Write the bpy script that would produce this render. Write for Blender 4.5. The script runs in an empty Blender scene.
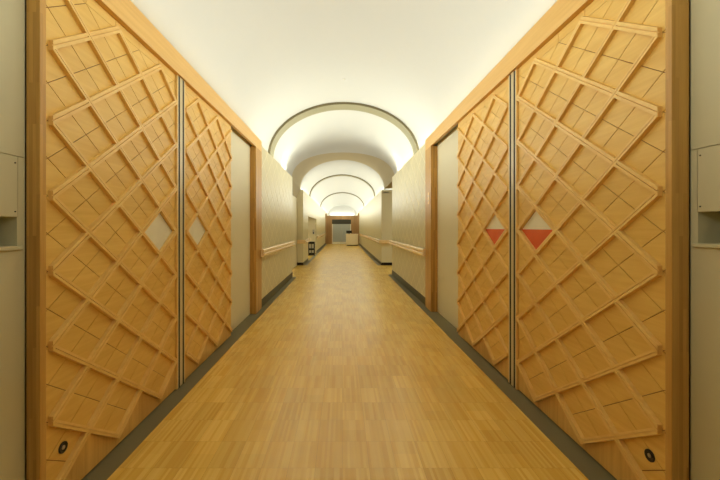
import bpy, bmesh, math
from mathutils import Vector
K = 1.17                      # metres per drawing unit
COL = bpy.context.scene.collection
SC = bpy.context.scene

# ------------------------------------------------------------------ materials
def srgb(r, g, b):
    def f(c):
        c /= 255.0
        return c / 12.92 if c <= 0.04045 else ((c + 0.055) / 1.055) ** 2.4
    return (f(r), f(g), f(b), 1.0)

class NT:
    def __init__(s, name):
        s.m = bpy.data.materials.new(name); s.m.use_nodes = True
        s.t = s.m.node_tree; s.n = s.t.nodes; s.l = s.t.links
        s.b = s.n['Principled BSDF']
    def node(s, typ, **kw):
        n = s.n.new(typ)
        for k, v in kw.items(): setattr(n, k, v)
        return n
    def link(s, a, b): s.l.new(a, b)
    def math(s, op, a, b=None, c=None):
        n = s.node('ShaderNodeMath', operation=op)
        for i, v in enumerate((a, b, c)):
            if v is None: continue
            if isinstance(v, (int, float)): n.inputs[i].default_value = v
            else: s.link(v, n.inputs[i])
        return n.outputs[0]
    def mix(s, fac, c1, c2, blend='MIX'):
        n = s.node('ShaderNodeMix', data_type='RGBA', blend_type=blend)
        for i, v in ((0, fac), (6, c1), (7, c2)):
            if isinstance(v, (int, float)): n.inputs[i].default_value = v
            elif isinstance(v, tuple): n.inputs[i].default_value = v
            else: s.link(v, n.inputs[i])
        return n.outputs[2]
    def coords(s, scale, rot=(0, 0, 0), loc=(0, 0, 0)):
        tc = s.node('ShaderNodeTexCoord')
        mp = s.node('ShaderNodeMapping')
        mp.inputs['Scale'].default_value = scale
        mp.inputs['Rotation'].default_value = rot
        mp.inputs['Location'].default_value = loc
        s.link(tc.outputs['Object'], mp.inputs['Vector'])
        return mp.outputs[0]
    def noise(s, vec, scale=1.0, detail=3.0, rough=0.55):
        n = s.node('ShaderNodeTexNoise')
        n.inputs['Scale'].default_value = scale
        n.inputs['Detail'].default_value = detail
        n.inputs['Roughness'].default_value = rough
        s.link(vec, n.inputs['Vector'])
        return n.outputs[0]
    def ramp(s, fac, stops):
        n = s.node('ShaderNodeValToRGB')
        e = n.color_ramp.elements
        while len(e) < len(stops): e.new(0.5)
        for el, (p, c) in zip(e, stops): el.position = p; el.color = c
        s.link(fac, n.inputs[0])
        return n.outputs[0]
    def bump(s, h, strength=0.2, dist=0.002):
        n = s.node('ShaderNodeBump')
        n.inputs['Strength'].default_value = strength
        n.inputs['Distance'].default_value = dist
        s.link(h, n.inputs['Height']); s.link(n.outputs[0], s.b.inputs['Normal'])
    def done(s, color=None, rough=0.5, metal=0.0, spec=0.5):
        if color is not None:
            if isinstance(color, tuple): s.b.inputs['Base Color'].default_value = color
            else: s.link(color, s.b.inputs['Base Color'])
        s.b.inputs['Roughness'].default_value = rough
        s.b.inputs['Metallic'].default_value = metal
        s.b.inputs['Specular IOR Level'].default_value = spec
        return s.m

def plain(name, c, rough=0.5, metal=0.0, spec=0.5, vary=0.06):
    t = NT(name)
    n = t.noise(t.coords((3, 3, 3)), 4.0, 2.0)
    dark = tuple(v * (1 - vary) for v in c[:3]) + (1,)
    return t.done(t.mix(n, dark, c), rough, metal, spec)

def wood(name, light, dark, scale, rough=0.42, island=0.25, blocks=None):
    t = NT(name)
    v = t.coords(scale)
    fine = t.noise(v, 1.0, 4.0, 0.6)
    broad = t.noise(t.coords(tuple(s * 0.18 for s in scale)), 1.0, 2.0)
    f = t.math('ADD', t.math('MULTIPLY', fine, 0.6), t.math('MULTIPLY', broad, 0.5))
    if island:
        g = t.node('ShaderNodeNewGeometry')
        f = t.math('ADD', f, t.math('MULTIPLY', t.math('SUBTRACT', g.outputs['Random Per Island'], 0.5), island))
    col = t.ramp(f, [(0.3, dark), (0.78, light)])
    if blocks:
        b = t.node('ShaderNodeTexBrick'); b.offset = 0.37
        tc = t.node('ShaderNodeTexCoord'); sp = t.node('ShaderNodeSeparateXYZ'); cb = t.node('ShaderNodeCombineXYZ')
        t.link(tc.outputs['Object'], sp.inputs[0])
        t.link(sp.outputs[2], cb.inputs[0]); t.link(t.math('ADD', sp.outputs[0], sp.outputs[1]), cb.inputs[1])
        t.link(cb.outputs[0], b.inputs['Vector'])
        b.inputs['Scale'].default_value = 1.0
        b.inputs['Brick Width'].default_value = blocks[0]; b.inputs['Row Height'].default_value = blocks[1]
        b.inputs['Mortar Size'].default_value = 0.0
        b.inputs['Color1'].default_value = (1, 1, 1, 1); b.inputs['Color2'].default_value = (0.66, 0.6, 0.5, 1)
        b.inputs['Bias'].default_value = -0.25
        col = t.mix(1.0, col, b.outputs['Color'], 'MULTIPLY')
    t.bump(fine, 0.08, 0.001)
    return t.done(col, rough, 0, 0.4)

M = {}
M['tile'] = wood('maple_tiles', srgb(234, 196, 108), srgb(214, 169, 80), (40, 2.5, 42), 0.45, 0.10)
M['core'] = wood('maple_core', srgb(150, 98, 44), srgb(124, 78, 32), (40, 2.5, 42), 0.6, 0)
M['bar'] = wood('maple_bars', srgb(240, 204, 124), srgb(222, 178, 96), (40, 4, 30), 0.4, 0.15)
M['base'] = wood('upright_grain_maple', srgb(226, 184, 102), srgb(194, 146, 68), (60, 60, 2.2), 0.45, 0.2)
M['frame'] = wood('maple_beam', srgb(230, 188, 110), srgb(208, 162, 84), (50, 1.8, 50), 0.42, 0)
M['jamb'] = wood('finger_jointed_maple', srgb(214, 168, 90), srgb(180, 132, 58), (55, 55, 2.0), 0.42, 0, (0.52, 0.017))
M['railwood'] = wood('pale_rail_wood', srgb(248, 226, 178), srgb(236, 200, 142), (60, 2, 60), 0.22, 0)
M['endwood'] = wood('brown_veneer', srgb(186, 150, 100), srgb(150, 112, 68), (30, 30, 2), 0.45, 0)
M['white'] = plain('white_plaster', srgb(170, 167, 156), 0.85, 0, 0.2, 0.02)
M['soffit_shade'] = plain('shade_toned_white_plaster', srgb(166, 153, 120), 0.85, 0, 0.2, 0.02)  # white plaster of the vault transition, its shade put into a darker beige
M['rib'] = plain('olive_rib_paint', srgb(128, 121, 90), 0.6, 0, 0.3)
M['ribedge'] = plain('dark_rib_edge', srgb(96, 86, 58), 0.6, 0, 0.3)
M['grey'] = plain('khaki_grey_panel', srgb(198, 190, 154), 0.55, 0, 0.35, 0.03)
M['pale'] = plain('pale_khaki_panel', srgb(216, 207, 172), 0.55, 0, 0.35, 0.03)
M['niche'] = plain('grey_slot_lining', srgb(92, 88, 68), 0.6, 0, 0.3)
M['strip'] = plain('slate_floor_strip', srgb(118, 110, 78), 0.55, 0, 0.35)
M['skirt'] = plain('dark_skirting', srgb(84, 80, 60), 0.5, 0, 0.4)
M['metal'] = plain('brushed_bronze', srgb(206, 190, 142), 0.34, 0.0, 0.6)
M['gasket'] = plain('black_gasket', srgb(40, 32, 24), 0.7, 0, 0.2)
M['steel'] = plain('steel', srgb(190, 186, 176), 0.3, 1.0, 0.5)
M['black'] = plain('black_lacquer', srgb(28, 26, 22), 0.4, 0, 0.4)
M['glass'] = plain('frosted_pane', srgb(234, 229, 204), 0.22, 0, 0.5, 0.1)
M['red'] = plain('red_seen_in_glass', srgb(232, 100, 52), 0.25, 0, 0.5, 0.18)
M['cream'] = plain('cream_laminate', srgb(238, 226, 196), 0.4, 0, 0.4)
M['bluegrey'] = plain('blue_grey_door', srgb(176, 184, 182), 0.25, 0, 0.5)
M['dimhead'] = plain('dark_transom', srgb(64, 62, 48), 0.4, 0, 0.4)
M['sill'] = plain('pale_threshold', srgb(232, 228, 210), 0.4)
M['paper'] = plain('pale_card', srgb(206, 200, 180), 0.7)

def lattice_paper():
    t = NT('diamond_embossed_paper')
    tc = t.node('ShaderNodeTexCoord'); sp = t.node('ShaderNodeSeparateXYZ')
    t.link(tc.outputs['Object'], sp.inputs[0])
    a = t.math('DIVIDE', sp.outputs[1], 0.448 * K); b = t.math('DIVIDE', sp.outputs[2], 0.316 * K)
    def line(v):
        f = t.math('ABSOLUTE', t.math('SUBTRACT', t.math('FRACT', v), 0.5))
        return t.math('SMOOTH_MIN', 1.0, t.math('MULTIPLY', f, 14.0), 0.1)
    g = t.math('MULTIPLY', line(t.math('ADD', a, b)), line(t.math('SUBTRACT', a, b)))
    n = t.noise(t.coords((14, 14, 14)), 1.0, 3)
    col = t.mix(g, srgb(228, 217, 178), srgb(204, 193, 152))
    col = t.mix(t.math('MULTIPLY', n, 0.25), col, srgb(206, 194, 156))
    t.bump(g, 0.9, 0.012)
    return t.done(col, 0.42, 0, 0.45)
M['paperwall'] = lattice_paper()

def floor_mat():
    t = NT('strip_parquet')
    tc = t.node('ShaderNodeTexCoord'); sp = t.node('ShaderNodeSeparateXYZ'); cb = t.node('ShaderNodeCombineXYZ')
    t.link(tc.outputs['Object'], sp.inputs[0])
    t.link(sp.outputs[1], cb.inputs[0]); t.link(sp.outputs[0], cb.inputs[1])
    def brick(w, h, off, c1, c2, mortar=0.0):
        b = t.node('ShaderNodeTexBrick'); b.offset = off
        t.link(cb.outputs[0], b.inputs['Vector'])
        b.inputs['Scale'].default_value = 1.0
        b.inputs['Brick Width'].default_value = w; b.inputs['Row Height'].default_value = h
        b.inputs['Mortar Size'].default_value = mortar
        b.inputs['Mortar'].default_value = (0.62, 0.52, 0.4, 1)
        b.inputs['Color1'].default_value = c1; b.inputs['Color2'].default_value = c2
        return b.outputs['Color']
    strips = brick(0.225 * K, 0.0135 * K, 0.0, srgb(253, 218, 112), srgb(232, 186, 78))
    blocks = brick(0.225 * K, 0.135 * K, 0.5, (1, 1, 1, 1), (0.86, 0.84, 0.8, 1))
    ends = brick(0.225 * K, 0.135 * K, 0.0, (1, 1, 1, 1), (0.96, 0.95, 0.93, 1), 0.0009)
    n = t.noise(t.coords((110, 3, 1)), 1.0, 3)
    col = t.mix(1.0, strips, blocks, 'MULTIPLY'); col = t.mix(1.0, col, ends, 'MULTIPLY')
    col = t.mix(t.math('MULTIPLY', n, 0.3), col, srgb(190, 138, 64))
    return t.done(col, 0.27, 0, 0.8)
M['floor'] = floor_mat()

# ------------------------------------------------------------------ mesh tools
class MB:
    def __init__(s): s.v = []; s.f = []; s.mi = []; s.mats = []
    def mat(s, m):
        if m not in s.mats: s.mats.append(m)
        return s.mats.index(m)
    def add(s, vs, fs, m):
        o = len(s.v); s.v += [Vector(p) * K for p in vs]
        i = s.mat(m)
        for f in fs: s.f.append([o + k for k in f]); s.mi.append(i)
    def box(s, x0, x1, y0, y1, z0, z1, m):
        x0, x1 = min(x0, x1), max(x0, x1)
        vs = [(x, y, z) for x in (x0, x1) for y in (y0, y1) for z in (z0, z1)]
        s.add(vs, [(0, 1, 3, 2), (4, 6, 7, 5), (0, 4, 5, 1), (2, 3, 7, 6), (0, 2, 6, 4), (1, 5, 7, 3)], m)
    def loops(s, rings, m, cap0=True, cap1=True, closed=True):
        n = len(rings[0]); vs = [p for r in rings for p in r]; fs = []
        for k in range(len(rings) - 1):
            for i in range(n if closed else n - 1):
                j = (i + 1) % n
                fs.append((k * n + i, k * n + j, (k + 1) * n + j, (k + 1) * n + i))
        if cap0: fs.append(tuple(range(n - 1, -1, -1)))
        if cap1: fs.append(tuple((len(rings) - 1) * n + i for i in range(n)))
        s.add(vs, fs, m)
    def cyl(s, p0, p1, r, m, n=16):
        a, b = Vector(p0), Vector(p1); d = (b - a).normalized()
        u = d.orthogonal().normalized(); w = d.cross(u)
        ring = lambda c, rr: [c + (u * math.cos(t) + w * math.sin(t)) * rr for t in [2 * math.pi * i / n for i in range(n)]]
        s.loops([ring(a, r), ring(b, r)], m)
    def build(s, name, parent=None, origin=None, bevel=0.0, smooth=False, recalc=True):
        me = bpy.data.meshes.new(name)
        L = Vector(origin) * K if origin is not None else (ORG[parent.name] if parent is not None else Vector((0, 0, 0)))
        me.from_pydata([v - L for v in s.v], [], s.f)
        for m in s.mats: me.materials.append(m)
        for p, i in zip(me.polygons, s.mi): p.material_index = i; p.use_smooth = smooth
        if recalc:
            bm = bmesh.new(); bm.from_mesh(me); bmesh.ops.recalc_face_normals(bm, faces=bm.faces); bm.to_mesh(me); bm.free()
        ob = bpy.data.objects.new(name, me); COL.objects.link(ob)
        if parent is not None: ob.parent = parent
        else: ob.location = L
        ORG[ob.name] = L
        if bevel:
            b = ob.modifiers.new('bevel', 'BEVEL'); b.width = bevel; b.segments = 2; b.limit_method = 'ANGLE'
        return ob
ORG = {}
def tag(o, label, cat, group=None, kind=None):
    o['label'] = label; o['category'] = cat
    if group: o['group'] = group
    if kind: o['kind'] = kind
    return o
def thing(name, loc, label, cat, group=None, kind=None):
    o = bpy.data.objects.new(name, None); COL.objects.link(o)
    o.location = Vector(loc) * K; o.empty_display_size = 0.1
    ORG[o.name] = Vector(loc) * K
    return tag(o, label, cat, group, kind)

def clip(poly, a, b, c):           # keep a*u + b*z <= c
    out = []
    for i in range(len(poly)):
        p, q = poly[i], poly[(i + 1) % len(poly)]
        dp = a * p[0] + b * p[1] - c; dq = a * q[0] + b * q[1] - c
        if dp <= 0: out.append(p)
        if dp * dq < 0:
            t = dp / (dp - dq); out.append((p[0] + (q[0] - p[0]) * t, p[1] + (q[1] - p[1]) * t))
    return out
def cliprect(poly, u0, u1, z0, z1):
    for a, b, c in ((-1, 0, -u0), (1, 0, u1), (0, -1, -z0), (0, 1, z1)):
        if len(poly) < 3: return []
        poly = clip(poly, a, b, c)
    return poly if len(poly) >= 3 else []
def area(p): return 0.5 * sum(p[i][0] * p[(i + 1) % len(p)][1] - p[(i + 1) % len(p)][0] * p[i][1] for i in range(len(p)))
def inset(poly, d):
    if area(poly) < 0: poly = poly[::-1]
    out = list(poly)
    res = out
    n = len(poly)
    for i in range(n):
        p, q = poly[i], poly[(i + 1) % n]
        ex, ez = q[0] - p[0], q[1] - p[1]; l = math.hypot(ex, ez)
        if l < 1e-6: continue
        nx, nz = ez / l, -ex / l
        res = clip(res, nx, nz, nx * p[0] + nz * p[1] - d)
        if len(res) < 3: return []
    return res

# ------------------------------------------------------------------ camera
cd = bpy.data.cameras.new('camera'); cam = bpy.data.objects.new('camera', cd); COL.objects.link(cam)
cam.location = (0, 0, 1.2 * K); cam.rotation_euler = (math.radians(90), 0, 0)
cd.sensor_width = 36; cd.lens = 18.0; cd.shift_x = (360 - 342.3) / 720; cd.shift_y = -12 / 720
cd.clip_start = 0.05
SC.camera = cam

# ------------------------------------------------------------------ side data
SIDE = {
 'left':  dict(s=-1, W=1.22, F=1.20, P=1.2835, leaf1=(1.490, 2.657), leaf2=(2.796, 3.993), jamb=(5.006, 5.36),
               near=(1.429, 1.460), G=1.2555, z0=.375, dz=.158, beam=(2.333, 2.49), strip=1.122, wallend=8.8, wtop=2.44,
               slot=(1.393, 1.13, 1.243), seam=1.475, ledge=2.40),
 'right': dict(s=1, W=1.285, F=1.265, P=1.361, leaf1=(1.440, 2.653), leaf2=(2.787, 4.044), jamb=(5.146, 5.487),
               near=(1.3825, 1.411), G=1.333, z0=.369, dz=.16125, beam=(2.375, 2.54), strip=1.175, wallend=9.27, wtop=2.51,
               slot=(1.352, 1.143, 1.260), seam=1.495, ledge=2.43),
}
VC = 0.027
YB = 11.58      # where the second corridor section begins
YE = 27.3       # end wall
YL = 34.5       # lunette beyond it

# ------------------------------------------------------------------ floor
m = MB(); m.box(-5.2, 5.2, -12.2, YL + .3, -.08, 0, M['floor'])
tag(m.build('floor'), 'honey coloured strip parquet floor running down the corridor', 'floor', kind='structure')

# ------------------------------------------------------------------ ceiling
NT_ = 56
TH = [math.pi * i / NT_ for i in range(NT_ + 1)]
def v1(t, y): return (VC + 1.403 * math.cos(t), y, 2.541 + .99 * math.sin(t))
def v2(t, y, r=1.35): return (r * math.cos(t), y, 2.466 + .921 * math.sin(t))
def cont(t): return 9.8 + 1.31 * math.sin(t) ** 2
m = MB()
def sheet(cols, mat):
    n = len(cols[0]); vs = [p for c in cols for p in c]
    m.add(vs, [(k * n + i, k * n + i + 1, (k + 1) * n + i + 1, (k + 1) * n + i) for k in range(len(cols) - 1) for i in range(n - 1)], mat)
def skirted(fn, y, low):
    a = [fn(t, y) for t in TH]
    return [(a[0][0], y, low)] + a + [(a[-1][0], y, low)]
sheet([skirted(v1, y, 2.40) for y in (-12.2, -8, -4, 0, 3, 6, 8.7)], M['white'])
sheet([[v1(t, 8.7 + (cont(t) - 8.7) * k / 6) for t in TH] for k in range(7)], M['white'])
sheet([[tuple(Vector(v1(t, cont(t))).lerp(Vector(v2(t, YB)), k / 4)) for t in TH] for k in range(5)], M['soffit_shade'])
sheet([skirted(v2, y, 2.36) for y in (YB, 15, 20, 25, 30, YL)], M['white'])
vs = skirted(v2, YL, 2.0); m.add(vs, [tuple(range(len(vs)))], M['white'])                 # lunette
for s in (-1, 1):                                                                          # headers over the side openings
    a, b, c = v1(0 if s > 0 else math.pi, 8.7), v1(0 if s > 0 else math.pi, 9.8), v2(0 if s > 0 else math.pi, YB)
    hi = 2.40 if s < 0 else 2.78
    if s < 0:
        lo = lambda p: (-1.462, p[1], 2.15)
        m.add([a, b, lo(b), lo(a)], [(0, 1, 2, 3)], M['white']); m.add([b, c, lo(c), lo(b)], [(0, 1, 2, 3)], M['soffit_shade'])
    else:
        m.add([(c[0], YB, hi), (4.6 * s, YB, hi), (4.6 * s, 12.3, hi), (c[0], 12.3, hi)], [(0, 1, 2, 3)], M['white'])
        m.add([a, b, c, (4.6, YB + .01, c[2] + .03), (4.6, 8.7, a[2])], [(0, 1, 2, 3, 4)], M['soffit_shade'])
        m.add([(c[0], YB + .01, c[2]), (4.6, YB + .01, c[2] + .03), (4.6, YB + .01, hi), (c[0], YB + .01, hi)], [(0, 1, 2, 3)], M['white'])
ceil = m.build('ceiling', smooth=True, recalc=False)
tag(ceil, 'white plaster barrel vaulted ceiling glowing along both edges', 'ceiling', kind='structure')

def rib(fn, y0, y1, drop, low, label, name):
    m = MB(); rings = []
    def off(t, y, d):
        p = Vector(fn(t, y)); q = Vector(fn(t + 1e-3, y)); tan = (q - p); nrm = Vector((-tan.z, 0, tan.x)).normalized()
        return tuple(p + nrm * d)
    ts = TH
    def ring(t): return [off(t, y0, -.01), off(t, y0, drop), off(t, y1, drop), off(t, y1, -.01)]
    R = [ring(t) for t in ts]
    def down(r): return [(p[0], p[1], low) for p in r]
    R = [down(R[0])] + R + [down(R[-1])]
    n = 4; vs = [p for r in R for p in r]
    def band(i, j): return [(k * n + i, k * n + j, (k + 1) * n + j, (k + 1) * n + i) for k in range(len(R) - 1)]
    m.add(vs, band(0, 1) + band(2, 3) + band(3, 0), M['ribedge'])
    m.add(vs, band(1, 2), M['rib'])
    o = m.build(name, smooth=False)
    return tag(o, label, 'ceiling rib', 'arched ceiling ribs', 'structure')
rib(v1, 6.66, 6.98, .042, 2.40, 'nearest and widest olive grey arched rib across the white vault', 'trim_1')
rib(v2, 14.7, 14.98, .03, 2.36, 'middle slim arched rib across the vault, beyond the side openings', 'trim_2')
rib(v2, 22.05, 22.33, .03, 2.36, 'farthest and smallest arched rib, just before the end wall', 'trim_3')

m = MB()
def disc(c, r, z0, z1): m.cyl((c[0], c[1], z0), (c[0], c[1], z1), r, M['paper'], 20)
t0 = math.acos(0 - .0)
disc((VC, 5.63), .014, 3.522, 3.536)
m.cyl((VC, 5.63, 3.516), (VC, 5.63, 3.524), .006, M['paper'], 12)
tag(m.build('ceiling_sensor', origin=(VC, 5.63, 3.53)), 'tiny pale round sensor on the vault crown before the nearest rib', 'sensor')

# ------------------------------------------------------------------ lattice door leaves
def make_leaf(side, Y0, w, mirror, number, label, red):
    D = SIDE[side]; s, W, z0, dz = D['s'], D['W'] + .018, D['z0'] + .011, D['dz']
    zt = z0 + 12 * dz; zb = z0 - 2 * dz; ztop = D['beam'][0] + .022
    root = thing('door_%d' % number, (s * (W + .02), Y0 + w / 2, 0), label, 'door', 'lattice door leaves', 'structure')
    def P(u, z, d): return (s * (W - d), Y0 + (w - u if mirror else u), z)
    def slab(m, poly, d0, d1, mat, ch=0.0):
        if ch:
            q = inset(poly, ch); p2 = poly if area(poly) > 0 else poly[::-1]
            if len(q) == len(p2):
                # align start
                k = min(range(len(q)), key=lambda i: math.hypot(q[i][0] - p2[0][0], q[i][1] - p2[0][1]))
                q = q[k:] + q[:k]
                m.loops([[P(u, z, d0) for u, z in p2], [P(u, z, d1 - ch * 1.0) for u, z in p2], [P(u, z, d1) for u, z in q]], mat); return
        m.loops([[P(u, z, d0) for u, z in poly], [P(u, z, d1) for u, z in poly]], mat)
    ext = 0 if mirror else -.028
    u0 = .018; du = (w - .036) / 5
    ang = math.atan2(dz, du); hwa, hwb = .0125, .0165; L = math.hypot(du, dz)
    ha = hwa / math.sin(2 * ang) / L; hb = hwb / math.sin(2 * ang) / L   # half widths in lattice units
    def S(p, q): return (u0 + (p + q) * du, z0 + (q - p) * dz)
    # core
    m = MB(); slab(m, [(ext, .008), (w, .008), (w, ztop), (ext, ztop)], -.035, 0, M['core'])
    m.build('core', root)
    # tiles
    m = MB(); pane = None; g = .0065
    zc = z0 + 5 * dz
    for ip in range(-16, 24):
        for iq in range(-16, 24):
            p, q = ip / 2, iq / 2
            c = S(p + .25, q + .25); i = (c[0] - u0) / du
            if i < -.6 or i > 5.6 or c[1] > zt or c[1] < .02: continue
            zig = zb + dz * (1 - abs((i % 2) - 1))
            if c[1] < zig: continue
            cc = S(math.floor(p) + .5, math.floor(q) + .5)
            if abs(cc[0] - (u0 + 4 * du)) < .01 and abs(cc[1] - zc) < .01: continue
            poly = [S(p + g, q + g), S(p + .5 - g, q + g), S(p + .5 - g, q + .5 - g), S(p + g, q + .5 - g)]
            poly = cliprect(poly, ext + .003, w - .003, .012, zt - .001)
            if poly and abs(area(poly)) > 2e-5: slab(m, poly, 0, .004, M['tile'])
    for i in range(-1, 6):
        poly = cliprect([(u0 + i * du + .0015, zt + .001), (u0 + (i + 1) * du - .0015, zt + .001), (u0 + (i + 1) * du - .0015, ztop), (u0 + i * du + .0015, ztop)], ext + .003, w - .003, 0, ztop)
        if poly: slab(m, poly, 0, .004, M['tile'])
    m.build('panel', root)
    m = MB()
    zz = lambda i: zb + (dz if i % 2 else 0)
    pts = [(ext + .003, zz(0) + dz * (.018 - ext) / du)] + [(u0 + i * du, zz(i)) for i in range(6)] + [(w - .003, zz(5) - dz * .09)]
    for a, b in zip(pts, pts[1:]): slab(m, [(a[0], .01), (b[0], .01), (b[0], b[1]), (a[0], a[1])], 0, .0038, M['base'])
    m.build('base_board', root)
    # pane
    cp, cq = None, None
    k0 = [(0, z0)]
    cen = (u0 + 4 * du, zc); f = 1 - ha - hb
    dia = [(cen[0] - du * f, zc), (cen[0], zc - dz * f), (cen[0] + du * f, zc), (cen[0], zc + dz * f)]
    m = MB(); slab(m, dia, .0005, .002, M['glass']); pn = m.build('window_pane', root)
    if red:
        line = zc + .004
        low = clip(dia, 0, 1, line)
        m = MB(); slab(m, low, .0022, .0028, M['red']); rf = m.build('lower_red_layer', pn); rf['label'] = 'red lower half of the diamond pane'  # colour of something red seen in the glass, painted on as a layer
    # bars
    n = 0
    ga = .0014 / hwa * ha; gb = .0020 / hwb * hb
    def bar(segs, tops):
        m = MB(); ok = False
        for poly in segs:
            poly = cliprect(poly, .021, w - .010, .03, zt + .026)
            if poly and abs(area(poly)) > 1e-4:
                slab(m, poly, .003, .019, M['bar']); ok = True
        for poly in tops:
            poly = cliprect(poly, .021, w - .010, .03, zt + .026)
            if poly and abs(area(poly)) > 5e-5: slab(m, poly, .019, .0245, M['bar'])
        if ok: m.build('lattice_bar', root)
    zlist = [z0 + 2 * dz * k for k in range(6)]
    # falling bars (constant q): start node (i, z)
    for (i0, zs) in [(0, z) for z in zlist] + [(i, zt) for i in (0, 2, 4)]:
        segs = []; tops = []
        i = i0; z = zs; jj = round((zs - z0) / dz); 
        while i < 5 and z > zb + .5 * dz:
            p = (i - jj) / 2; q = (i + jj) / 2
            step = 2
            if z - 2 * dz < zb - .5 * dz: step = 1
            e0 = hb
            e1 = step - hb if step == 2 else 1 + hb
            segs.append([S(p + e0, q - ha), S(p + e1, q - ha), S(p + e1, q + ha), S(p + e0, q + ha)])
            for qa, qb in ((-ha, -ga), (ga, ha)): tops.append([S(p + e0, q + qa), S(p + e1, q + qa), S(p + e1, q + qb), S(p + e0, q + qb)])
            i += step; z -= dz * step; jj -= step
        bar(segs, tops)
    # rising bars (constant p): pieces pass over the falling bars at even nodes
    for (i0, zs) in [(0, z) for z in zlist] + [(0, zb), (2, zb), (4, zb)]:
        segs = []; tops = []; jj = round((zs - z0) / dz); p = (i0 - jj) / 2; q = (i0 + jj) / 2
        i = i0; z = zs
        start = -.1 if i0 == 0 else -ha
        while i <= 5 and z <= zt + .01:
            e1 = 1 - ha
            if z + dz > zt + .01: e1 = ha
            segs.append([S(p - hb, q + start), S(p + hb, q + start), S(p + hb, q + e1), S(p - hb, q + e1)])
            for pa, pb in ((-hb, -gb), (gb, hb)): tops.append([S(p + pa, q + start), S(p + pb, q + start), S(p + pb, q + e1), S(p + pa, q + e1)])
            i += 2; z += 2 * dz; q += 2
            start = -1 + ha
        bar(segs, tops)
    # meeting edge
    m = MB(); a = w - .0005
    ee = lambda e0, e1, d0, d1, mat: m.box(s * (W - d0), s * (W - d1), *(sorted((Y0 + (w - e0 if mirror else e0), Y0 + (w - e1 if mirror else e1)))), .008, ztop, mat)
    m = MB(); ee(w + .0002, w + .010, -.035, .0195, M['bar']); m.build('edge_lip', root)
    m = MB(); ee(w + .0102, w + .024, -.035, .019, M['metal']); ee(w + .047, w + .0692, -.035, .019, M['metal']); m.build('edge_trim', root, bevel=.0015)
    m = MB(); ee(w + .0242, w + .0468, -.035, .0185, M['gasket']); m.build('gasket', root)
    ee2 = None
    if not mirror:                                      # flush cup near the leaf's foot
        lu, lz = (.099, .232) if side == 'left' else (.079, .24)
        m = MB(); R = []
        for rr, d in ((.0245, .004), (.0245, .0085), (.0215, .0088), (.0195, .0062), (.0001, .006)):
            R.append([P(lu + rr * math.cos(t), lz + rr * math.sin(t), d) for t in [2 * math.pi * k / 24 for k in range(24)]])
        m.loops(R, M['black'], True, True); lk = m.build('lock_cup', root, smooth=True)
        m = MB()
        R = [[P(lu + rr * math.cos(t), lz + rr * math.sin(t), d) for t in [2 * math.pi * k / 16 for k in range(16)]] for rr, d in ((.009, .006), (.009, .0085), (.006, .0095))]
        m.loops(R, M['steel']); m.build('lock_pin', lk)
    return root
L, R_ = SIDE['left'], SIDE['right']
make_leaf('left', L['leaf1'][0], L['leaf1'][1] - L['leaf1'][0], False, 1, 'big near left maple lattice door leaf with plain grey diamond pane and floor-level lock', False)
make_leaf('left', L['leaf2'][0], L['leaf2'][1] - L['leaf2'][0], True, 2, 'farther left maple lattice door leaf between metal strip and grey side panel', False)
make_leaf('right', R_['leaf1'][0], R_['leaf1'][1] - R_['leaf1'][0], False, 3, 'big near right maple lattice door leaf with half red diamond pane and floor-level lock', True)
make_leaf('right', R_['leaf2'][0], R_['leaf2'][1] - R_['leaf2'][0], True, 4, 'farther right maple lattice door leaf with half red pane beside grey side panel', True)

# ------------------------------------------------------------------ frames, walls, strips per side
def handrail(side, label, runs, z0, z1, faces=()):
    """runs: (y0, y1, wall plane); faces: a short return across a pier end (x0, x1, y)"""
    s = SIDE[side]['s']
    y0 = min(r[0] for r in runs)
    root = thing('handrail', (s * runs[0][2], y0, 0), label, 'handrail', 'double bar wooden handrails')
    h = (z1 - z0)
    for nm, a, b in (('lower_bar', z0, z0 + h * .49), ('upper_bar', z1 - h * .49, z1)):
        m = MB()
        for (ya, yb, W) in runs:
            prof = [(.035, a), (.072, a), (.082, a + .010), (.082, b - .014), (.068, b), (.035, b)]
            m.loops([[(s * (W - d), ya, z) for d, z in prof], [(s * (W - d), yb, z) for d, z in prof]], M['railwood'])
        for (xa, xb, yf) in faces:
            prof = [(.035, a), (.072, a), (.082, a + .010), (.082, b - .014), (.068, b), (.035, b)]
            m.loops([[(s * xa, yf - d, z) for d, z in prof], [(s * xb, yf - d, z) for d, z in prof]], M['railwood'])
        m.build(nm, root)
    for (ya, yb, W) in runs:
        n = max(2, int((yb - ya) / 1.1) + 1)
        for k in range(n):
            y = ya + .42 + (yb - ya - .54) * k / (n - 1)
            m = MB(); m.box(s * (W + .001), s * (W - .045), y - .02, y + .02, z0 + .02, z1 - .02, M['steel']); m.build('bracket', root)
    for (xa, xb, yf) in faces:
        m = MB(); xm = (xa + xb) / 2; m.box(s * (xm - .02), s * (xm + .02), yf - .045, yf + .001, z0 + .02, z1 - .02, M['steel']); m.build('bracket', root)
    return root

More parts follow.
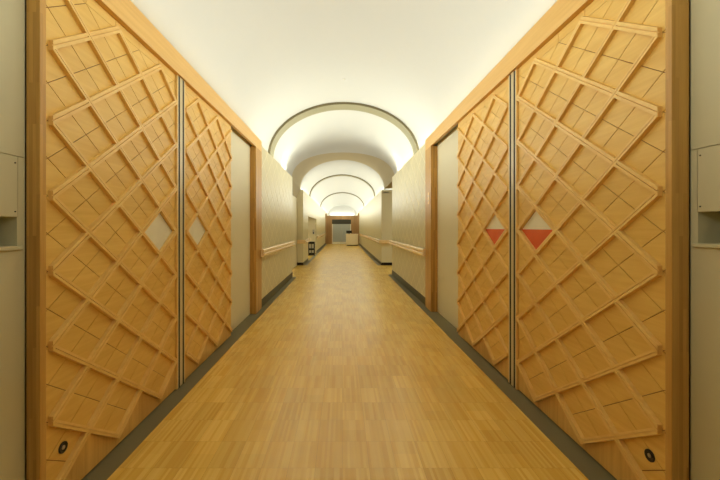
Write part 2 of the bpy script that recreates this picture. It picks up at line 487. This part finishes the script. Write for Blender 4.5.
tn = 4
for side in ('left', 'right'):
    D = SIDE[side]; s = D['s']; W, F, P_, G = D['W'], D['F'], D['P'], D['G']; we = D['wallend']; wt = D['wtop']
    j0, j1 = D['jamb']; n0, n1 = D['near']; b0, b1 = D['beam']
    # maple door surround
    fr = thing('trim_%d' % tn, (s * F, n0, 0), 'maple beam and posts framing the pair of lattice doors on the %s' % side, 'door frame', kind='structure'); tn += 1
    m = MB(); m.box(s * F, s * (F + .036), n0, j1, b0, b1, M['frame']); m.box(s * (F + .0362), s * (G + .055), n0, n0 + .03, b0, b1, M['frame']); m.build('head_beam', fr, bevel=.003)
    m = MB(); m.box(s * F, s * G, n0, n1, .003, b0 - .0005, M['jamb']); m.build('near_post', fr, bevel=.003)
    m = MB(); m.box(s * F, s * (P_ + .02), j0, j1, .003, b0 - .0005, M['jamb']); fp = m.build('far_post', fr, bevel=.003)
    m = MB(); m.box(s * (P_), s * (P_ + .03), D['leaf2'][1] - .25, j0 - .0005, .003, D['ledge'] - .03, M['pale']); m.build('side_panel', fr)
    if side == 'right':
        m = MB(); m.box(s * (F - .004), s * F, j0 + .09, j0 + .17, 1.55, 1.72, M['bar'])
        m.cyl((s * (F - .007), j0 + .13, 1.60), (s * F, j0 + .13, 1.60), .012, M['steel']); m.cyl((s * (F - .007), j0 + .13, 1.67), (s * F, j0 + .13, 1.67), .012, M['steel'])
        m.build('strike_plate', fp)
    # near wall with slot
    sy, sz0, sz1 = D['slot']; Wn = G + .003; wl = [s * Wn, s * (Wn + .3)]
    m = MB()
    m.box(*wl, -12.2, n0 - .002, 0, sz0, M['grey']); m.box(*wl, -12.2, n0 - .002, D['seam'] + .004, D['ledge'], M['grey']); m.box(s * (Wn + .006), s * (Wn + .3), -12.2, n0 - .002, sz1, D['seam'] + .004, M['grey']); m.box(s * Wn, s * (Wn + .006), sy + .004, n0 - .002, sz1, D['seam'] + .0005, M['grey']); m.box(s * Wn, s * (Wn + .02), -12.2, n0 - .002, D['ledge'], b1, M['grey'])
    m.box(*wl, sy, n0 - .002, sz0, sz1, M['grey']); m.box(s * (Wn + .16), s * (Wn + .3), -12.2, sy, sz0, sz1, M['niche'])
    wn = m.build('wall_%s_near' % side); tag(wn, '%s grey panelled wall beside the nearest wooden post, with a dark slot' % side, 'wall', kind='structure')
    m = MB(); m.box(s * (Wn - .003), s * (Wn + .0058), -.6, sy, sz1, D['seam'], M['grey']); cp = m.build('cover_panel', wn, bevel=.002)
    m = MB(); m.box(s * (Wn - .012), s * (Wn - .0005), -.6, sy + .012, sz0 - .014, sz0, M['grey']); m.build('slot_ledge', wn, bevel=.002)
    for z in (sz1 + .02, D['seam'] - .025):
        m = MB(); m.cyl((s * (Wn - .0055), sy - .012, z), (s * (Wn - .002), sy - .012, z), .0026, M['black'], 12); m.build('screw', cp)
    # papered wall beyond the doors
    m = MB()
    m.box(s * W, s * (W + .05), j1 + .001, we, 0, wt, M['paperwall'])
    m.box(s * (W + .05), s * (4.6 if s > 0 else 1.5), we - .1, we, 0, D['ledge'] - .001, M['grey'])
    m.box(s * (P_ + .032), s * (P_ + .1), n1, j0, 0, D['ledge'] - .03, M['grey'])
    wl_ = m.build('wall_%s' % side); tag(wl_, '%s grey papered wall with faint diamonds just past the lattice doors' % side, 'wall', kind='structure')
    # ledge of the light trough
    m = MB(); m.box(s * (F + .0365), s * 1.62, n0, j1, D['ledge'] - .025, D['ledge'], M['white']); m.box(s * (W + .0505), s * 1.62, j1, we - .101, D['ledge'] - .025, D['ledge'], M['white'])
    tag(m.build('trim_%d' % tn), 'white cove ledge hidden behind the top of the %s wall' % side, 'cove ledge', kind='structure'); tn += 1
    m = MB(); m.box(s * (W - .006), s * (W - .0002), j1 + .002, we, .006, .125, M['skirt']); m.box(s * (W - .006), s * (W + .05), we, we + .006, .006, .125, M['skirt'])
    tag(m.build('baseboard_%s' % side), 'dark olive skirting along the papered %s wall' % side, 'skirting', kind='structure')
    m = MB(); m.box(s * D['strip'], s * (P_ - .0005), -12.1, j0 - .001, .0003, .0026, M['strip']); m.box(s * D['strip'], s * W, j0 - .001, we, .0003, .0026, M['strip'])
    tag(m.build('trim_%d' % tn), 'slate coloured border strip in the floor along the %s doors' % side, 'floor strip', kind='structure'); tn += 1

handrail('left', 'pale wooden double handrail on left wall just past the lattice doors', [(5.24, 8.62, 1.22)], .78, .89)
handrail('right', 'pale wooden double handrail on right wall just past the lattice doors', [(5.40, 9.25, 1.285)], .775, .885)

# ------------------------------------------------------------------ second corridor section
WB = 1.26; we_l = SIDE['left']['wallend']
m = MB()
m.box(-WB, -1.455, YB, 13.3, 0, 2.42, M['paperwall'])
m.box(-WB, -1.32, 13.3, 17.5, 1.634, 2.42, M['paperwall'])
m.box(-WB, -1.32, 17.5, YE + 6, 0, 2.42, M['paperwall'])
m.box(-1.46, -1.56, we_l, YB, 0, 2.55, M['pale']); m.box(-WB, -1.455, YB - .002, YB - .0001, 0, 2.42, M['pale'])
m.box(-2.2, -2.3, 13.2, 17.6, 0, 2.36, M['pale']); m.box(-1.455, -2.2, 13.2, 13.3, 0, 2.36, M['pale']); m.box(-1.32, -2.2, 17.5, 17.6, 0, 2.36, M['pale'])
m.box(-1.32, -2.2, 13.3, 17.5, 2.0, 2.06, M['white'])

tag(m.build('wall_left_far'), 'farther left grey papered wall with a recessed opening, beyond the side corridor', 'wall', kind='structure')
m = MB()
m.box(WB, 1.32, YB, YE + 6, 0, 2.42, M['paperwall'])
m.box(1.3205, 4.6, YB, YB + .1, 0, 2.42, M['pale']); m.box(WB, 1.32, YB - .002, YB - .0001, 0, 2.42, M['pale']); m.box(4.6, 4.7, 9.1, YB + .6, 0, 2.78, M['pale'])
m.box(1.40, 4.6, YB + .1, YB + .5, 2.35, 2.37, M['white']); m.box(1.40, 4.6, YB + .5, YB + .55, 2.35, 2.78, M['white'])
tag(m.build('wall_right_far'), 'farther right grey papered wall reaching to the end wall', 'wall', kind='structure')
for s, nm, tx in ((-1, 'left', [(YB, 13.3), (17.5, YE)]), (1, 'right', [(YB, YE)])):
    m = MB()
    for a, b in tx: m.box(s * (WB - .006), s * (WB - .0002), a, b, .006, .09, M['skirt'])
    m.box(s * (WB - .006), s * (1.455 if s < 0 else 3), YB - .006, YB - .0002, .003, .09, M['gasket'])
    tag(m.build('baseboard_%s_far' % nm), 'dark skirting around the farther %s wall and its pier end' % nm, 'skirting', kind='structure')
    m = MB(); m.box(s * 1.13, s * (WB - .007), YB, YE - .05, .0003, .0026, M['strip'])
    tag(m.build('trim_%d' % tn), 'slate floor border strip along the farther %s wall' % nm, 'floor strip', kind='structure'); tn += 1
    m = MB(); m.box(s * 1.3205, s * 1.5, YB if s > 0 else YB, YL, 2.33, 2.36, M['white'])
    tag(m.build('trim_%d' % tn), 'white cove ledge behind the farther %s wall top' % nm, 'cove ledge', kind='structure'); tn += 1
handrail('left', 'short brown handrail wrapping the farther left pier before the recess', [(YB - .082, 13.2, WB)], .70, .82, [(WB - .03, 1.44, YB)])
handrail('left', 'most distant wooden handrail on left wall past the recessed opening', [(17.6, 25.5, WB)], .70, .82)
handrail('right', 'long handrail on farther right wall wrapping its pier end', [(YB - .082, 25.5, WB)], .70, .82, [(WB - .03, 2.2, YB)])

# recess stand
st = thing('display_rack', (-1.345, 15.77, 0), 'small black rack holding pale cards in the left recess', 'rack')
for dx in (-.12, .12):
    for dy in (-.1, .1):
        m = MB(); m.box(-1.345 + dx - .014, -1.345 + dx + .014, 15.77 + dy - .014, 15.77 + dy + .014, 0, .60, M['black']); m.build('leg', st)
for z in (.05, .30, .585):
    m = MB(); m.box(-1.345 - .134, -1.345 + .134, 15.77 - .114, 15.77 + .114, z - .02, z + .015, M['black']); m.build('shelf', st)
m = MB(); m.box(-1.345 - .13, -1.345 + .13, 15.77 - .112, 15.77 - .1, .015, .12, M['black']); m.build('kick_board', st)
m = MB(); m.box(-1.345 - .105, -1.345 + .105, 15.77 + .07, 15.77 + .08, .0651, .565, M['black']); m.build('back_board', st)
for k, (x, z, hh, lab) in enumerate(((-.06, .3155, .19, 'pale card upper left on the black rack'), (.055, .3155, .19, 'pale card upper right on the black rack'), (-.055, .0655, .17, 'pale card lower left on the black rack'), (.06, .0655, .17, 'pale card lower right on the black rack'))):
    m = MB(); m.box(-1.345 + x - .045, -1.345 + x + .045, 15.70, 15.705, z, z + hh, M['paper'])
    tag(m.build('leaflet', origin=(-1.345 + x, 15.7, z)), lab, 'card', 'cards on the rack')
# small wall phone in the recess
m = MB(); m.box(-1.36, -1.44, 17.47, 17.4995, .90, 1.12, M['steel']); m.box(-1.375, -1.425, 17.46, 17.47, .92, 1.0, M['black'])
tag(m.build('wall_phone', origin=(-1.4, 17.5, .9)), 'small grey box fixed on the recess wall above the black rack', 'wall box')

# ------------------------------------------------------------------ end wall and doors
m = MB()
ox0, ox1, oz = -.78, .66, 1.845
m.box(-WB, ox0, YE, YE + .12, 0, 2.12, M['endwood']); m.box(ox1, WB, YE, YE + .12, 0, 2.12, M['endwood']); m.box(ox0, ox1, YE, YE + .12, oz, 2.12, M['endwood'])
tag(m.build('wall_end'), 'brown veneered end wall around the grey doors, below the lunette', 'wall', kind='structure')
for s, nm in ((-1, 'left'), (1, 'right')):
    m = MB(); m.box(s * 1.16, s * (WB - .001), YE - .45, YE - .25, 0.003, 2.3, M['endwood'])
    tag(m.build('trim_%d' % tn), 'dark wooden pilaster on the %s just before the end wall' % nm, 'pilaster', kind='structure'); tn += 1
dr = thing('door_5', (-.06, YE + .08, 0), 'pale blue grey double doors under a dark transom at the corridor end', 'door', kind='structure')
m = MB(); m.box(ox0 + .001, ox1 - .001, YE + .05, YE + .09, 1.50, oz - .001, M['dimhead']); m.build('transom', dr)
for a, b in ((ox0 + .06, -.06 - .004), (-.06 + .004, ox1 - .06)):
    m = MB(); m.box(a, b, YE + .06, YE + .1, .15, 1.499, M['bluegrey']); lf = m.build('door_leaf', dr, bevel=.004)
    hx = b - .06 if a < -.3 else a + .06
    m = MB(); m.cyl((hx, YE + .03, .7), (hx, YE + .03, 1.0), .012, M['steel']); m.cyl((hx, YE + .03, .72), (hx, YE + .065, .72), .008, M['steel']); m.cyl((hx, YE + .03, .98), (hx, YE + .065, .98), .008, M['steel'])
    m.build('pull_handle', lf)
for a, b in ((ox0 + .001, ox0 + .058), (ox1 - .058, ox1 - .001)):
    m = MB(); m.box(a, b, YE + .05, YE + .1, .003, 1.499, M['sill']); m.build('door_post', dr)
m = MB(); m.box(ox0 + .06, ox1 - .06, YE + .03, YE + .1, .003, .14, M['sill']); m.build('kick_rail', dr)

# cream counter at the end
CY = 24.2
cb = thing('reception_counter', (.66, CY, 0), 'cream reception counter with panels standing at the right of the end doors', 'counter')
m = MB(); m.box(.25, 1.06, CY, CY + .5, .06, .76, M['cream']); m.build('body', cb, bevel=.006)
m = MB(); m.box(.29, 1.04, CY + .03, CY + .47, .003, .06, M['gasket']); m.build('plinth', cb)
m = MB(); m.box(.23, 1.08, CY - .02, CY + .52, .7605, .80, M['cream']); m.build('countertop', cb, bevel=.004)
for a, b in ((.28, .52), (.54, .78), (.80, 1.03)):
    m = MB(); m.box(a, b, CY - .010, CY - .0005, .10, .72, M['cream']); m.build('front_panel', cb, bevel=.004)
bx = thing('monitor', (.46, CY + .25, .80), 'dark screen standing on the cream reception counter', 'monitor')
m = MB(); m.box(.27, .65, CY + .22, CY + .26, .85, 1.02, M['black']); m.build('screen', bx, bevel=.004)
m = MB(); m.box(.44, .48, CY + .23, CY + .25, .815, .85, M['black']); m.build('stand', bx)
m = MB(); m.box(.36, .56, CY + .16, CY + .32, .8005, .815, M['black']); m.build('foot', bx)

# back wall behind the camera and wall under the lunette
m = MB(); m.box(-1.9, 1.9, -12.3, -12.2, 0, 3.7, M['grey'])
tag(m.build('wall_back'), 'plain grey wall closing the corridor behind the viewer', 'wall', kind='structure')
m = MB(); m.box(-1.5, 1.5, YL + .01, YL + .1, 0, 2.36, M['grey'])
tag(m.build('wall_lunette'), 'pale wall under the farthest lunette behind the end wall', 'wall', kind='structure')

# ------------------------------------------------------------------ lights: strips in the coves, plus added fill
WARM = (0.95, 1.0, 0.94)
def area_light(name, loc, sx, sy, power, tilt, spread=math.pi):
    d = bpy.data.lights.new(name, 'AREA'); d.shape = 'RECTANGLE'; d.size = sx * K; d.size_y = sy * K
    d.energy = power * K * K; d.color = WARM; d.spread = spread
    o = bpy.data.objects.new(name, d); COL.objects.link(o); o.location = Vector(loc) * K
    o.rotation_euler = (math.pi, tilt, 0)              # faces up, leaning inward
    return o
TILT = 66
LIFT = .03
PW = 7.0                                              # watts per drawing metre of cove
for side in ('left', 'right'):
    D = SIDE[side]; s = D['s']; x = s * (D['W'] + .085); z = D['ledge'] + .008
    j1 = D['jamb'][1]
    for a, b in ((-2.6, -.6), (-.6, D['near'][0] - .01), (D['near'][0] + .035, 3.2), (3.2, j1)):
        area_light('cove_light', (s * (D['F'] + .105 if a > .5 else D['G'] + .062), (a + b) / 2, D['beam'][1] + LIFT), .05, b - a, PW * (b - a), -s * math.radians(TILT))
    area_light('cove_light', (s * (D['W'] + .10), (j1 + D['wallend'] - .15) / 2, D['wtop'] + LIFT), .05, D['wallend'] - .15 - j1, 1.7 * PW * (D['wallend'] - .15 - j1), -s * math.radians(TILT))
    area_light('cove_light', (s * (D['W'] + .10), D['wallend'] - .36, D['wtop'] + LIFT), .05, .5, PW * .6, -s * math.radians(12))  # extra boost strip over the cove's end, added to brighten the vault
    for a, b in ((YB + .1, 17), (17, 22), (22, 27.2), (27.2, 34)):
        area_light('cove_light', (s * 1.34, (a + b) / 2, 2.42 + LIFT), .03, b - a, PW * 1.3 * (b - a), -s * math.radians(TILT))
    if s > 0: area_light('cove_light', (2.4, YB + .2, 2.39), 1.9, .05, 14, 0)
    if s > 0: area_light('side_corridor_fill', (s * 3.2, 10.3, 2.38), .5, .5, 15, 0).rotation_euler = (0, 0, 0)  # unseen fill lamp added to brighten the side corridor and its ceiling
area_light('cove_light', (0, YL - .12, 2.385), 2.3, .04, 14, 0)
area_light('recess_light', (-1.8, 15.4, 1.98), .2, 1.5, 8, 0).rotation_euler = (0, 0, 0)

SC.cycles.diffuse_bounces = 10; SC.cycles.max_bounces = 14
w = bpy.data.worlds.new('world'); SC.world = w; w.use_nodes = True
w.node_tree.nodes['Background'].inputs[0].default_value = (1, .85, .6, 1)
w.node_tree.nodes['Background'].inputs[1].default_value = 0.02
SC.view_settings.view_transform = 'Standard'; SC.view_settings.look = 'None'
SC.view_settings.gamma = 1.0; SC.view_settings.use_curve_mapping = False
SC.view_settings.exposure = 0.68
